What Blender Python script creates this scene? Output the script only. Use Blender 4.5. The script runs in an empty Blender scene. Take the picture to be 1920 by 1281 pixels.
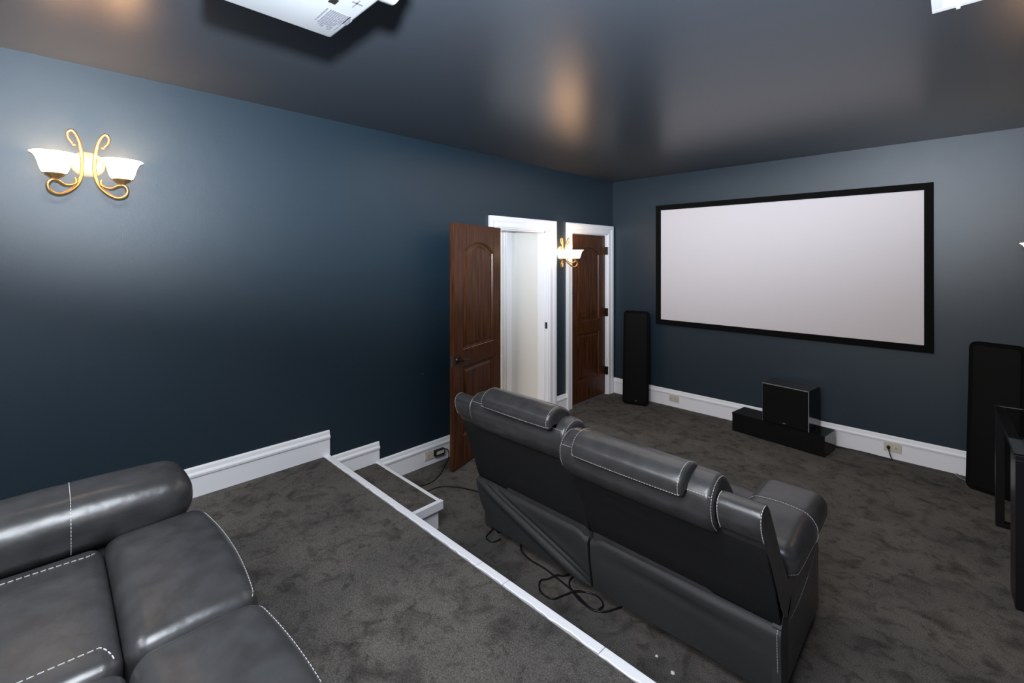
import bpy, bmesh, math, random
from mathutils import Vector, Matrix
random.seed(7)
S = bpy.context.scene
COL = S.collection
PI = math.pi

# ------------------------------------------------------------------ camera
CAMP = Vector((3.16, 0.0, 1.73))
TH = math.atan((1790 - 960) / 850)
cd = bpy.data.cameras.new('camera')
cam = bpy.data.objects.new('camera', cd); COL.objects.link(cam)
cam.location = CAMP
cam.rotation_euler = (PI / 2, 0, TH)
cd.sensor_fit = 'HORIZONTAL'; cd.sensor_width = 36
cd.lens = 850 / 1920 * 36
cd.shift_y = (484 - 640.5) / 1920
cd.clip_start = 0.02
S.camera = cam
FWD = Vector((-math.sin(TH), math.cos(TH), 0))

# ------------------------------------------------------------------ world, exposure
w = bpy.data.worlds.new('world'); S.world = w; w.use_nodes = True
w.node_tree.nodes['Background'].inputs[0].default_value = (0.5, 0.55, 0.6, 1)
w.node_tree.nodes['Background'].inputs[1].default_value = 0.05
S.view_settings.view_transform = 'Standard'
S.view_settings.look = 'None'
S.view_settings.exposure = 0.0
S.view_settings.gamma = 1.0
S.view_settings.use_curve_mapping = False
S.cycles.use_denoising = True
S.cycles.max_bounces = 8
S.cycles.caustics_reflective = False
S.cycles.sample_clamp_indirect = 6.0

def light(name, kind, loc, energy, color, size=0.1, direction=None, **k):
    ld = bpy.data.lights.new(name, kind); ld.energy = energy; ld.color = color
    if kind == 'AREA':
        ld.shape = 'RECTANGLE'; ld.size = size; ld.size_y = k.get('size_y', size)
    else:
        ld.shadow_soft_size = size
    if kind == 'SPOT':
        ld.spot_size = k['cone']; ld.spot_blend = k['blend']
    o = bpy.data.objects.new(name, ld); COL.objects.link(o); o.location = loc
    if direction is not None:
        o.rotation_euler = Vector(direction).to_track_quat('-Z', 'Y').to_euler()
    return o

# the photographer's flash, on top of the camera and tilted up at the ceiling
FL = CAMP + Vector((0, 0, 0.16))
light('flash', 'SPOT', FL, 900, (0.78, 0.88, 1.0), 0.03,
      (FWD.x * 0.47, FWD.y * 0.47, 0.883), cone=math.radians(158), blend=0.45)
# added soft fill, standing in for flash light bounced off the rear room
light('rear_fill', 'AREA', (1.6, -0.95, 2.62), 45, (0.95, 0.96, 1.0), 1.8, (-0.05, 0.45, -1), size_y=0.6)
light('bounce_fill', 'AREA', (2.35, 0.1, 2.67), 70, (0.88, 0.94, 1.0), 0.9, (0, 0, -1), size_y=0.7)  # added area light standing in for the flash bounce off the ceiling
# added spot fill behind the camera, thrown to the far half of the room
light('far_fill', 'SPOT', (2.9, -0.9, 2.25), 225, (0.98, 0.96, 0.98), 0.30, (-1.2, 6.0, -1.3), cone=math.radians(66), blend=0.8)
light('front_fill', 'AREA', (1.8, 3.2, 2.69), 26, (1.0, 0.95, 0.9), 2.4, (0, 0, -1), size_y=2.6)  # added ceiling fill with no fixture, lifts the front of the room
WARM = (1.0, 0.52, 0.22)
# the hall beyond the open door is lit by day
light('hall_light', 'AREA', (-1.5, 3.4, 2.5), 38, (1.0, 0.98, 0.95), 0.9, (0, 0, -1))
light('hall_lamp', 'POINT', (-0.36, 3.3, 2.2), 2.2, (1.0, 0.98, 0.95), 0.08)

# ------------------------------------------------------------------ materials
MATS = {}
def mat(name, color, rough=0.5, spec=0.5, metal=0.0, emit=None, estr=0.0, trans=0.0, bump=None, coat=0.0, noise=None, ior=1.5):
    m = bpy.data.materials.new(name); m.use_nodes = True
    nt = m.node_tree; b = nt.nodes['Principled BSDF']
    b.inputs['Base Color'].default_value = (*color, 1)
    b.inputs['Roughness'].default_value = rough
    b.inputs['Specular IOR Level'].default_value = spec
    b.inputs['Metallic'].default_value = metal
    b.inputs['IOR'].default_value = ior
    b.inputs['Transmission Weight'].default_value = trans
    b.inputs['Coat Weight'].default_value = coat
    if emit: b.inputs['Emission Color'].default_value = (*emit, 1); b.inputs['Emission Strength'].default_value = estr
    tc = nt.nodes.new('ShaderNodeTexCoord')
    if noise:                      # (scale, other colour, low, high, detail)
        n = nt.nodes.new('ShaderNodeTexNoise'); n.inputs['Scale'].default_value = noise[0]
        n.inputs['Detail'].default_value = noise[4] if len(noise) > 4 else 4
        nt.links.new(tc.outputs['Object'], n.inputs['Vector'])
        r = nt.nodes.new('ShaderNodeValToRGB')
        r.color_ramp.elements[0].position = noise[2]; r.color_ramp.elements[1].position = noise[3]
        r.color_ramp.elements[0].color = (*noise[1], 1); r.color_ramp.elements[1].color = (*color, 1)
        nt.links.new(n.outputs['Fac'], r.inputs['Fac']); nt.links.new(r.outputs['Color'], b.inputs['Base Color'])
    if bump:                       # list of (scale, strength, distance)
        prev = None
        for sc, st, di in bump:
            n = nt.nodes.new('ShaderNodeTexNoise'); n.inputs['Scale'].default_value = sc; n.inputs['Detail'].default_value = 3
            nt.links.new(tc.outputs['Object'], n.inputs['Vector'])
            bp = nt.nodes.new('ShaderNodeBump'); bp.inputs['Strength'].default_value = st; bp.inputs['Distance'].default_value = di
            nt.links.new(n.outputs['Fac'], bp.inputs['Height'])
            if prev: nt.links.new(prev.outputs['Normal'], bp.inputs['Normal'])
            prev = bp
        nt.links.new(prev.outputs['Normal'], b.inputs['Normal'])
    MATS[name] = m
    return m
M_crumb = mat('white_paper', (0.8, 0.8, 0.8), 0.7)
M_plate = mat('pale_brass', (0.78, 0.62, 0.42), 0.4, 0.5, metal=0.25)

M_wall = mat('teal_wall_paint', (0.0105, 0.024, 0.037), 0.45, 0.62, bump=[(260, 0.2, 0.002), (3, 0.08, 0.02)])
M_ceil = mat('satin_ceiling_paint', (0.044, 0.050, 0.060), 0.31, 0.48, bump=[(200, 0.10, 0.001)])
M_white = mat('white_trim_paint', (0.90, 0.90, 0.94), 0.35, 0.5)
M_hall = mat('hall_white', (0.80, 0.79, 0.76), 0.6, 0.3)
M_leather = mat('grey_leather', (0.042, 0.042, 0.044), 0.30, 0.52, bump=[(420, 0.18, 0.001), (9, 0.22, 0.02)],
                noise=(14, (0.030, 0.029, 0.030), 0.35, 0.65))
M_vinyl = mat('black_backing_cloth', (0.031, 0.032, 0.033), 0.62, 0.3, bump=[(300, 0.15, 0.001), (7, 0.3, 0.02)])
M_thread = mat('pale_thread', (0.52, 0.52, 0.52), 0.6)
M_black = mat('black_plastic', (0.007, 0.007, 0.008), 0.35, 0.3)
M_cloth = mat('black_speaker_cloth', (0.006, 0.006, 0.0055), 0.8, 0.1, bump=[(700, 0.3, 0.001)])
M_gloss = mat('black_gloss', (0.006, 0.006, 0.007), 0.12, 0.5)
M_frame = mat('black_velvet', (0.004, 0.004, 0.004), 0.9, 0.1)
M_screen = mat('screen_vinyl', (0.68, 0.635, 0.655), 0.75, 0.2)
M_gold = mat('antique_brass', (0.62, 0.36, 0.14), 0.32, 0.5, metal=0.85)
M_bronze = mat('dark_bronze', (0.05, 0.04, 0.035), 0.35, 0.5, metal=0.8)
M_plastic = mat('almond_plastic', (0.62, 0.58, 0.48), 0.4)
M_projector = mat('white_plastic', (0.235, 0.235, 0.235), 0.4, noise=(5, (0.228, 0.228, 0.228), 0.3, 0.7))
M_ink = mat('grey_ink', (0.10, 0.10, 0.11), 0.6)
M_glass = mat('table_glass', (0.85, 0.9, 0.9), 0.02, 0.5, trans=1.0)
M_chrome = mat('chrome', (0.8, 0.8, 0.8), 0.2, metal=1.0)
M_shade = mat('lit_frosted_glass', (0.95, 0.9, 0.85), 0.4, emit=(1.0, 0.70, 0.42), estr=7.5)
M_trimsilver = mat('silver_edge', (0.45, 0.45, 0.44), 0.3, metal=0.6)
M_blue = mat('blue_paint', (0.05, 0.25, 0.45), 0.5)
M_yellow = mat('yellow_paint', (0.7, 0.6, 0.15), 0.5)
M_tile = mat('hall_floor', (0.45, 0.36, 0.28), 0.5)

def wood():
    m = mat('dark_walnut', (0.09, 0.036, 0.016), 0.30, 0.3)
    nt = m.node_tree; b = nt.nodes['Principled BSDF']
    tc = nt.nodes.new('ShaderNodeTexCoord'); mp = nt.nodes.new('ShaderNodeMapping')
    mp.inputs['Scale'].default_value = (34, 34, 2.2)
    n = nt.nodes.new('ShaderNodeTexNoise'); n.inputs['Scale'].default_value = 1.6; n.inputs['Detail'].default_value = 6
    r = nt.nodes.new('ShaderNodeValToRGB')
    r.color_ramp.elements[0].position = 0.32; r.color_ramp.elements[1].position = 0.72
    r.color_ramp.elements[0].color = (0.030, 0.010, 0.004, 1); r.color_ramp.elements[1].color = (0.110, 0.038, 0.013, 1)
    nt.links.new(tc.outputs['Object'], mp.inputs['Vector']); nt.links.new(mp.outputs['Vector'], n.inputs['Vector'])
    nt.links.new(n.outputs['Fac'], r.inputs['Fac']); nt.links.new(r.outputs['Color'], b.inputs['Base Color'])
    bp = nt.nodes.new('ShaderNodeBump'); bp.inputs['Strength'].default_value = 0.12; bp.inputs['Distance'].default_value = 0.002
    nt.links.new(n.outputs['Fac'], bp.inputs['Height']); nt.links.new(bp.outputs['Normal'], b.inputs['Normal'])
    return m
M_wood = wood()

def carpet():
    m = mat('dark_grey_carpet', (0.06, 0.057, 0.054), 0.95, 0.1)
    nt = m.node_tree; b = nt.nodes['Principled BSDF']; L = nt.links
    g = nt.nodes.new('ShaderNodeNewGeometry')
    def noise(sc, det, dist=0.0):
        n = nt.nodes.new('ShaderNodeTexNoise'); n.inputs['Scale'].default_value = sc; n.inputs['Detail'].default_value = det
        n.inputs['Distortion'].default_value = dist
        L.new(g.outputs['Position'], n.inputs['Vector']); return n
    def ramp(n, a, ca, bb, cb):
        r = nt.nodes.new('ShaderNodeValToRGB'); e = r.color_ramp.elements
        e[0].position = a; e[1].position = bb; e[0].color = (*ca, 1); e[1].color = (*cb, 1)
        L.new(n.outputs['Fac'], r.inputs['Fac']); return r
    r1 = ramp(noise(7.5, 5, 0.6), 0.30, (0.55, 0.54, 0.54), 0.50, (1, 1, 1))        # pressed pile, footprints
    r2 = ramp(noise(2.2, 2), 0.35, (0.80, 0.80, 0.80), 0.65, (1.12, 1.10, 1.06))
    r3 = ramp(noise(210, 2), 0.3, (0.55, 0.55, 0.55), 0.7, (1.4, 1.4, 1.4))          # tufts
    def mul(a, c):
        x = nt.nodes.new('ShaderNodeMix'); x.data_type = 'RGBA'; x.blend_type = 'MULTIPLY'; x.inputs['Factor'].default_value = 1
        L.new(a, x.inputs['A'])
        if isinstance(c, tuple): x.inputs['B'].default_value = (*c, 1)
        else: L.new(c, x.inputs['B'])
        return x.outputs['Result']
    r4 = ramp(noise(17, 4, 1.0), 0.30, (0.62, 0.61, 0.61), 0.47, (1, 1, 1))
    o = mul(mul(mul(mul(r1.outputs['Color'], r2.outputs['Color']), r3.outputs['Color']), r4.outputs['Color']), (0.108, 0.101, 0.094))
    L.new(o, b.inputs['Base Color'])
    nb = noise(240, 2)
    bp = nt.nodes.new('ShaderNodeBump'); bp.inputs['Strength'].default_value = 0.7; bp.inputs['Distance'].default_value = 0.006
    L.new(nb.outputs['Fac'], bp.inputs['Height'])
    bp2 = nt.nodes.new('ShaderNodeBump'); bp2.inputs['Strength'].default_value = 0.35; bp2.inputs['Distance'].default_value = 0.03
    L.new(noise(7.5, 5, 0.6).outputs['Fac'], bp2.inputs['Height']); L.new(bp.outputs['Normal'], bp2.inputs['Normal'])
    L.new(bp2.outputs['Normal'], b.inputs['Normal'])
    return m
M_carpet = carpet()

# ------------------------------------------------------------------ mesh helpers
def make(name, verts, faces, m, parent=None, smooth=False, loc=None, auto=None):
    me = bpy.data.meshes.new(name)
    me.from_pydata([tuple(v) for v in verts], [], faces)
    bm = bmesh.new(); bm.from_mesh(me)
    bmesh.ops.remove_doubles(bm, verts=bm.verts, dist=1e-5)
    bmesh.ops.recalc_face_normals(bm, faces=bm.faces)
    bm.to_mesh(me); bm.free()
    me.materials.append(m)
    if smooth:
        me.polygons.foreach_set('use_smooth', [True] * len(me.polygons))
    o = bpy.data.objects.new(name, me); COL.objects.link(o)
    if smooth and auto:
        md = o.modifiers.new('edges', 'EDGE_SPLIT'); md.split_angle = math.radians(auto)
    if loc is not None: o.location = loc
    if parent is not None: o.parent = parent
    return o

class MB:
    """collects simple solids into one mesh"""
    def __init__(s): s.v = []; s.f = []
    def add(s, v, f):
        n = len(s.v); s.v += [Vector(a) for a in v]; s.f += [[i + n for i in q] for q in f]; return s
    def box(s, x0, x1, y0, y1, z0, z1, b=0.0):
        if b <= 0:
            v = [(x, y, z) for x in (x0, x1) for y in (y0, y1) for z in (z0, z1)]
            f = [(0, 1, 3, 2), (4, 6, 7, 5), (0, 4, 5, 1), (2, 3, 7, 6), (0, 2, 6, 4), (1, 5, 7, 3)]
            return s.add(v, f)
        bm = bmesh.new(); bmesh.ops.create_cube(bm, size=1)
        for q in bm.verts:
            q.co = ((x0 + x1) / 2 + q.co.x * (x1 - x0), (y0 + y1) / 2 + q.co.y * (y1 - y0), (z0 + z1) / 2 + q.co.z * (z1 - z0))
        bmesh.ops.bevel(bm, geom=list(bm.edges), offset=b, segments=2, affect='EDGES', profile=0.6)
        bm.verts.index_update()
        s.add([q.co.copy() for q in bm.verts], [[q.index for q in f.verts] for f in bm.faces]); bm.free(); return s
    def prism(s, pts, o, a, b, l):
        """closed 2D outline pts in directions a, b from o, pushed along vector l"""
        o, a, b, l = map(Vector, (o, a, b, l)); n = len(pts)
        r0 = [o + a * p[0] + b * p[1] for p in pts]
        v = r0 + [p + l for p in r0]
        f = [[i, (i + 1) % n, n + (i + 1) % n, n + i] for i in range(n)] + [list(range(n))[::-1], list(range(n, 2 * n))]
        return s.add(v, f)
    def cyl(s, p0, p1, r0, r1=None, n=16):
        r1 = r0 if r1 is None else r1
        p0, p1 = Vector(p0), Vector(p1); d = (p1 - p0).normalized()
        a = d.orthogonal().normalized(); b = d.cross(a)
        v = [p + (a * math.cos(2 * PI * i / n) + b * math.sin(2 * PI * i / n)) * r for p, r in ((p0, r0), (p1, r1)) for i in range(n)]
        f = [[i, (i + 1) % n, n + (i + 1) % n, n + i] for i in range(n)] + [list(range(n))[::-1], list(range(n, 2 * n))]
        return s.add(v, f)
    def lathe(s, prof, c, axis=(0, 0, 1), n=28, squash=1.0, ripple=0.0):
        c = Vector(c); d = Vector(axis).normalized(); a = d.orthogonal().normalized(); b = d.cross(a)
        v = []; m = len(prof)
        for j, (r, h) in enumerate(prof):
            for i in range(n):
                t = 2 * PI * i / n
                rr = r * (1 + ripple * (j / (m - 1)) ** 2 * math.cos(6 * t))
                v.append(c + d * h + (a * math.cos(t) + b * math.sin(t) * squash) * rr)
        f = [[j * n + i, j * n + (i + 1) % n, (j + 1) * n + (i + 1) % n, (j + 1) * n + i] for j in range(m - 1) for i in range(n)]
        if prof[0][0] > 1e-4: f.append(list(range(n))[::-1])
        if prof[-1][0] > 1e-4 and prof[-1] != prof[0]: f.append(list(range((m - 1) * n, m * n)))
        return s.add(v, f)
    def tube(s, pts, r, n=8, smooth=4, closed=False):
        P = catmull(pts, smooth) if smooth else [Vector(p) for p in pts]
        R = r if callable(r) else (lambda t: r)
        up = None; rings = []
        for i, p in enumerate(P):
            t = (P[min(i + 1, len(P) - 1)] - P[max(i - 1, 0)]).normalized()
            if up is None: up = t.orthogonal().normalized()
            up = (up - t * up.dot(t)).normalized(); q = t.cross(up)
            rr = R(i / (len(P) - 1))
            rings.append([p + (up * math.cos(2 * PI * k / n) + q * math.sin(2 * PI * k / n)) * rr for k in range(n)])
        v = [x for g in rings for x in g]; m = len(rings)
        f = [[j * n + i, j * n + (i + 1) % n, (j + 1) * n + (i + 1) % n, (j + 1) * n + i] for j in range(m - 1) for i in range(n)]
        f += [list(range(n))[::-1], list(range((m - 1) * n, m * n))]
        return s.add(v, f)
    def build(s, name, m, parent=None, smooth=False, auto=None, loc=None):
        return make(name, s.v, s.f, m, parent, smooth, loc, auto)

def catmull(pts, k=4, closed=False):
    P = [Vector(p) for p in pts]; n = len(P); out = []
    rng = range(n) if closed else range(n - 1)
    for i in rng:
        if closed: a, b, c, d = P[i - 1], P[i], P[(i + 1) % n], P[(i + 2) % n]
        else: a, b, c, d = P[max(i - 1, 0)], P[i], P[i + 1], P[min(i + 2, n - 1)]
        for j in range(k):
            t = j / k
            out.append(0.5 * ((2 * b) + (c - a) * t + (2 * a - 5 * b + 4 * c - d) * t * t + (3 * b - a - 3 * c + d) * t ** 3))
    if not closed: out.append(P[-1])
    return out

def rbox(x0, x1, y0, y1, z0, z1, r, dome=0.0, bulge=(0, 0), k=5, mid=9, deform=None):
    """soft rounded pad: vertices and faces; dome lifts the top, bulge pushes the front out"""
    def stations(a, b):
        rr = min(r, (b - a) / 2 - 1e-4)
        e = [rr * (1 - math.cos(PI / 2 * i / k)) for i in range(k + 1)]
        m = [rr + (b - a - 2 * rr) * i / mid for i in range(1, mid)]
        return [a + q for q in e + m] + [b - q for q in e[::-1]]
    X, Y, Z = stations(x0, x1), stations(y0, y1), stations(z0, z1)
    c = [(a + b) / 2 for a, b in ((x0, x1), (y0, y1), (z0, z1))]
    h = [(b - a) / 2 for a, b in ((x0, x1), (y0, y1), (z0, z1))]
    def fix(p):
        p = Vector(p); q = Vector([max(lo + r, min(hi - r, t)) if hi - lo > 2 * r else (lo + hi) / 2 for t, lo, hi in ((p.x, x0, x1), (p.y, y0, y1), (p.z, z0, z1))])
        d = p - q
        if d.length > 1e-9: p = q + d.normalized() * min(r, 1e9) if d.length > 0 else p
        u = (p.x - c[0]) / h[0]; v = (p.y - c[1]) / h[1]; ww = (p.z - c[2]) / h[2]
        if ww > 0: p.z += dome * (1 - u * u) * (1 - v * v) * ww
        if v > 0: p.y += bulge[1] * (1 - u * u) * v
        p.x += bulge[0] * u * (1 - v * v)
        if deform: p = deform(p, u, v, ww)
        return p
    V = []; F = []
    def face(A, B, fn):
        n0 = len(V)
        for a in A:
            for b in B: V.append(fix(fn(a, b)))
        nb = len(B)
        for i in range(len(A) - 1):
            for j in range(nb - 1):
                F.append([n0 + i * nb + j, n0 + (i + 1) * nb + j, n0 + (i + 1) * nb + j + 1, n0 + i * nb + j + 1])
    face(X, Y, lambda a, b: (a, b, z1)); face(X, Y, lambda a, b: (a, b, z0))
    face(X, Z, lambda a, b: (a, y0, b)); face(X, Z, lambda a, b: (a, y1, b))
    face(Y, Z, lambda a, b: (x0, a, b)); face(Y, Z, lambda a, b: (x1, a, b))
    return V, F, fix

def loft_x(prof, x0, x1, r, to3d, n_mid=10, bulge=0.0, closed_smooth=3):
    """closed profile (s,t) run along x with rounded ends; returns verts, faces, grid"""
    P = catmull([(a, b, 0) for a, b in prof], closed_smooth, closed=True)
    n = len(P)
    area = sum(P[i].x * P[(i + 1) % n].y - P[(i + 1) % n].x * P[i].y for i in range(n)) / 2
    sg = 1 if area > 0 else -1
    N = []
    for i in range(n):
        t = (P[(i + 1) % n] - P[i - 1]); t.normalize()
        N.append(Vector((t.y, -t.x, 0)) * sg)          # outward
    st = []
    k = 6
    for i in range(k + 1):
        a = PI / 2 * i / k; st.append((r * (1 - math.sin(a)) if False else r * (1 - math.cos(a)), r * (1 - math.sin(a))))
    xs = [(x0 + d, ins) for d, ins in st] + [(x0 + r + (x1 - x0 - 2 * r) * i / n_mid, 0) for i in range(1, n_mid)] + [(x1 - d, ins) for d, ins in st[::-1]]
    V = []; G = []
    for x, ins in xs:
        u = (x - (x0 + x1) / 2) / ((x1 - x0) / 2)
        row = []
        for p, nn in zip(P, N):
            q = p + nn * (bulge * (1 - u * u) - ins)
            row.append(Vector(to3d(x, q.x, q.y)))
        G.append(row); V += row
    m = len(xs)
    F = [[j * n + i, j * n + (i + 1) % n, (j + 1) * n + (i + 1) % n, (j + 1) * n + i] for j in range(m - 1) for i in range(n)]
    F += [list(range(n)), list(range((m - 1) * n, m * n))[::-1]]
    return V, F, G, xs

def dashes(paths, parent, width=0.0018, dash=0.0075, gap=0.0035, name='stitching'):
    """short pale thread stitches along one or more polylines"""
    mb = MB()
    for pts in paths:
        P = [Vector(p) for p in pts]; acc = [0]
        for a, b in zip(P, P[1:]): acc.append(acc[-1] + (b - a).length)
        def at(s):
            for i in range(len(P) - 1):
                if s <= acc[i + 1] or i == len(P) - 2:
                    L = acc[i + 1] - acc[i]
                    return P[i].lerp(P[i + 1], (s - acc[i]) / L if L > 0 else 0)
        s = 0
        while s + dash < acc[-1]:
            mb.tube([at(s), at(s + dash / 2), at(s + dash)], width / 2, n=4, smooth=0); s += dash + gap
    o = mb.build(name, M_thread, parent); o['kind'] = 'stuff'; return o

def tag(o, label=None, cat=None, group=None, kind=None):
    for k_, v_ in (('label', label), ('category', cat), ('group', group), ('kind', kind)):
        if v_: o[k_] = v_
    return o
def thing(name, loc, label, cat, rz=0.0, group=None):
    o = bpy.data.objects.new(name, None); COL.objects.link(o); o.location = loc; o.rotation_euler = (0, 0, rz)
    o.empty_display_size = 0.1
    return tag(o, label, cat, group)
def struct(o, label=None, cat=None): return tag(o, label, cat, kind='structure')

# ------------------------------------------------------------------ room shell
W, YF, YB, H = 3.65, 5.10, -1.40, 2.708
PZ, PY = 0.344, 1.388            # platform height and front edge
D1 = (3.02, 3.81, 2.03)          # open door: y from, y to, height
D2 = (4.215, 4.975, 2.03)        # closed door

fl = MB().box(-0.02, W + 0.1, YB - 0.1, YF + 0.1, -0.08, 0.0).build('floor', M_carpet); struct(fl, 'dark grey carpet of the lower floor', 'floor')
ce = MB().box(-0.15, W + 0.1, YB - 0.1, YF + 0.1, H, H + 0.1).build('ceiling', M_ceil); struct(ce, 'dark satin ceiling', 'ceiling')
wl = MB()
wl.box(-0.15, 0, YB, D1[0], 0, H); wl.box(-0.15, 0, D1[0], D1[1], D1[2], H); wl.box(-0.15, 0, D1[1], D2[0], 0, H)
wl.box(-0.15, 0, D2[0], D2[1], D2[2], H); wl.box(-0.15, 0, D2[1], YF, 0, H)
struct(wl.build('wall_left', M_wall), 'dark teal wall with the sconces and both doors', 'wall')
struct(MB().box(-0.15, W + 0.1, YF, YF + 0.1, 0, H).build('wall_front', M_wall), 'dark teal wall behind the projection screen', 'wall')
struct(MB().box(W, W + 0.1, YB, YF, 0, H).build('wall_right', M_wall), 'dark teal wall at the right', 'wall')
struct(MB().box(-0.15, W + 0.1, YB - 0.1, YB, 0, H).build('wall_back', M_wall), 'dark teal wall behind the camera', 'wall')

# raised platform with white edge boards
pl = struct(MB().box(0, W, YB, PY - 0.048, 0.0, PZ).build('platform', M_carpet), 'carpeted raised platform under the rear loveseat', 'platform')
struct(MB().box(0, W, PY - 0.048, PY - 0.02, 0.0, PZ - 0.04).build('riser', M_white, pl))
def edge_board(x0, x1, y0, y1, zt, th, parent, name='nosing_board', jit=0.0045, label=None):
    n = max(3, int((x1 - x0) / 0.03)); v = []; f = []
    for i in range(n + 1):
        x = x0 + (x1 - x0) * i / n
        j = random.uniform(-jit, jit)
        for (y, z) in ((y0 + j, zt), (y0 + 0.01, zt - th), (y1, zt - th), (y1 + 0.002, zt - 0.008), (y1 - 0.004, zt), (y0 + j + 0.004, zt + 0.002)):
            v.append((x, y, z))
    for i in range(n):
        for k in range(6):
            f.append([i * 6 + k, i * 6 + (k + 1) % 6, (i + 1) * 6 + (k + 1) % 6, (i + 1) * 6 + k])
    f += [list(range(6)), list(range(n * 6, n * 6 + 6))]
    return make(name, v, f, M_white, parent)
for a, b in ((0.0, 0.45), (0.453, 0.80), (0.803, 1.62), (1.623, 1.79), (1.793, 2.27), (2.273, 3.65)):
    edge_board(a, b, PY - 0.044, PY, PZ + 0.003, 0.045, pl)
# small step
st = struct(MB().box(0, 0.785, PY - 0.02, 1.735, 0, 0.168).build('step', M_carpet), 'low carpeted step beside the left wall', 'step')
edge_board(0.0, 0.7845, 1.742, 1.770, 0.175, 0.05, st, jit=0.0015)
MB().box(0.785, 0.815, PY + 0.001, 1.772, 0.122, 0.176, 0.002).build('end_board', M_white, st)
MB().box(0.7855, 0.797, PY + 0.001, 1.746, 0.0, 0.121).build('end_panel', M_white, st)
MB().box(0.0, 0.785, 1.7355, 1.745, 0.0, 0.124).build('riser', M_white, st)
MB().box(0.03, 0.785, PY + 0.002, 1.742, 0.166, 0.174, 0.002).build('tread_carpet', M_carpet, st)

BP = [(0, 0), (0.016, 0), (0.016, 0.135), (0.022, 0.139), (0.024, 0.152), (0.020, 0.160), (0.015, 0.165), (0.012, 0.186), (0.006, 0.194), (0, 0.194)]
def bprof(h): return [(a, b if b < 0.01 else b + h - 0.194) for a, b in BP]
def base_left(name, y0, y1, z0, h=0.194):
    return struct(MB().prism(bprof(h), (0, y0, z0), (1, 0, 0), (0, 0, 1), (0, y1 - y0, 0)).build(name, M_white))
base_left('baseboard_left', YB, PY - 0.001, PZ, 0.174)
base_left('baseboard_left', PY, 1.772, 0.172, 0.155)
base_left('baseboard_left', 1.772, D1[0] - 0.11, 0, 0.185)
base_left('baseboard_left', D1[1] + 0.11, D2[0] - 0.105, 0)
base_left('baseboard_left', D2[1] + 0.105, YF, 0)
struct(MB().prism(BP, (0, YF, 0), (0, -1, 0), (0, 0, 1), (W, 0, 0)).build('baseboard_front', M_white))
struct(MB().prism(BP, (W, PY, 0), (-1, 0, 0), (0, 0, 1), (0, YF - PY, 0)).build('baseboard_right', M_white))
struct(MB().prism(bprof(0.174), (W, YB, PZ), (-1, 0, 0), (0, 0, 1), (0, PY - YB, 0)).build('baseboard_right', M_white))

# ------------------------------------------------------------------ door casings
CP = [(0, 0), (0, 0.014), (0.008, 0.019), (0.045, 0.019), (0.055, 0.024), (0.064, 0.028), (0.092, 0.030), (0.105, 0.026), (0.105, 0)]
def casing(d, name):
    y0, y1, z = d; wd = 0.105
    mb = MB()
    for (p, a, bdir) in (((0, y0, 0), (0, -1, 0), None), ((0, y1, 0), (0, 1, 0), None)):
        sgn = a[1]; n = len(CP)
        v = []
        for (c, t) in CP: v.append((t, p[1] + sgn * c, 0))
        for (c, t) in CP: v.append((t, p[1] + sgn * c, z + c))
        f = [[i, (i + 1) % n, n + (i + 1) % n, n + i] for i in range(n)] + [list(range(n)), list(range(n, 2 * n))]
        mb.add(v, f)
    n = len(CP); v = [(t, y0 - c, z + c) for c, t in CP] + [(t, y1 + c, z + c) for c, t in CP]
    mb.add(v, [[i, (i + 1) % n, n + (i + 1) % n, n + i] for i in range(n)] + [list(range(n)), list(range(n, 2 * n))])
    o = struct(mb.build(name, M_white))
    j = MB()
    j.box(-0.15, 0.002, y0 - 0.001, y0 + 0.012, 0, z); j.box(-0.15, 0.002, y1 - 0.012, y1 + 0.001, 0, z); j.box(-0.15, 0.002, y0, y1, z - 0.012, z + 0.001)
    j.box(-0.085, -0.045, y0 + 0.012, y0 + 0.024, 0, z); j.box(-0.085, -0.045, y1 - 0.024, y1 - 0.012, 0, z); j.box(-0.085, -0.045, y0, y1, z - 0.024, z - 0.012)
    j.build('jamb', M_white, o)
    return o
c1 = casing(D1, 'trim_1'); tag(c1, 'white casing of the open doorway', 'door trim')
c2 = casing(D2, 'trim_2'); tag(c2, 'white casing around the closed dark door', 'door trim')
MB().box(-0.040, -0.012, D1[1] - 0.0155, D1[1] - 0.0115, 0.96, 1.03, 0.001).build('strike_plate', M_bronze, c1)['label'] = 'dark bronze strike plate'

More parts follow.
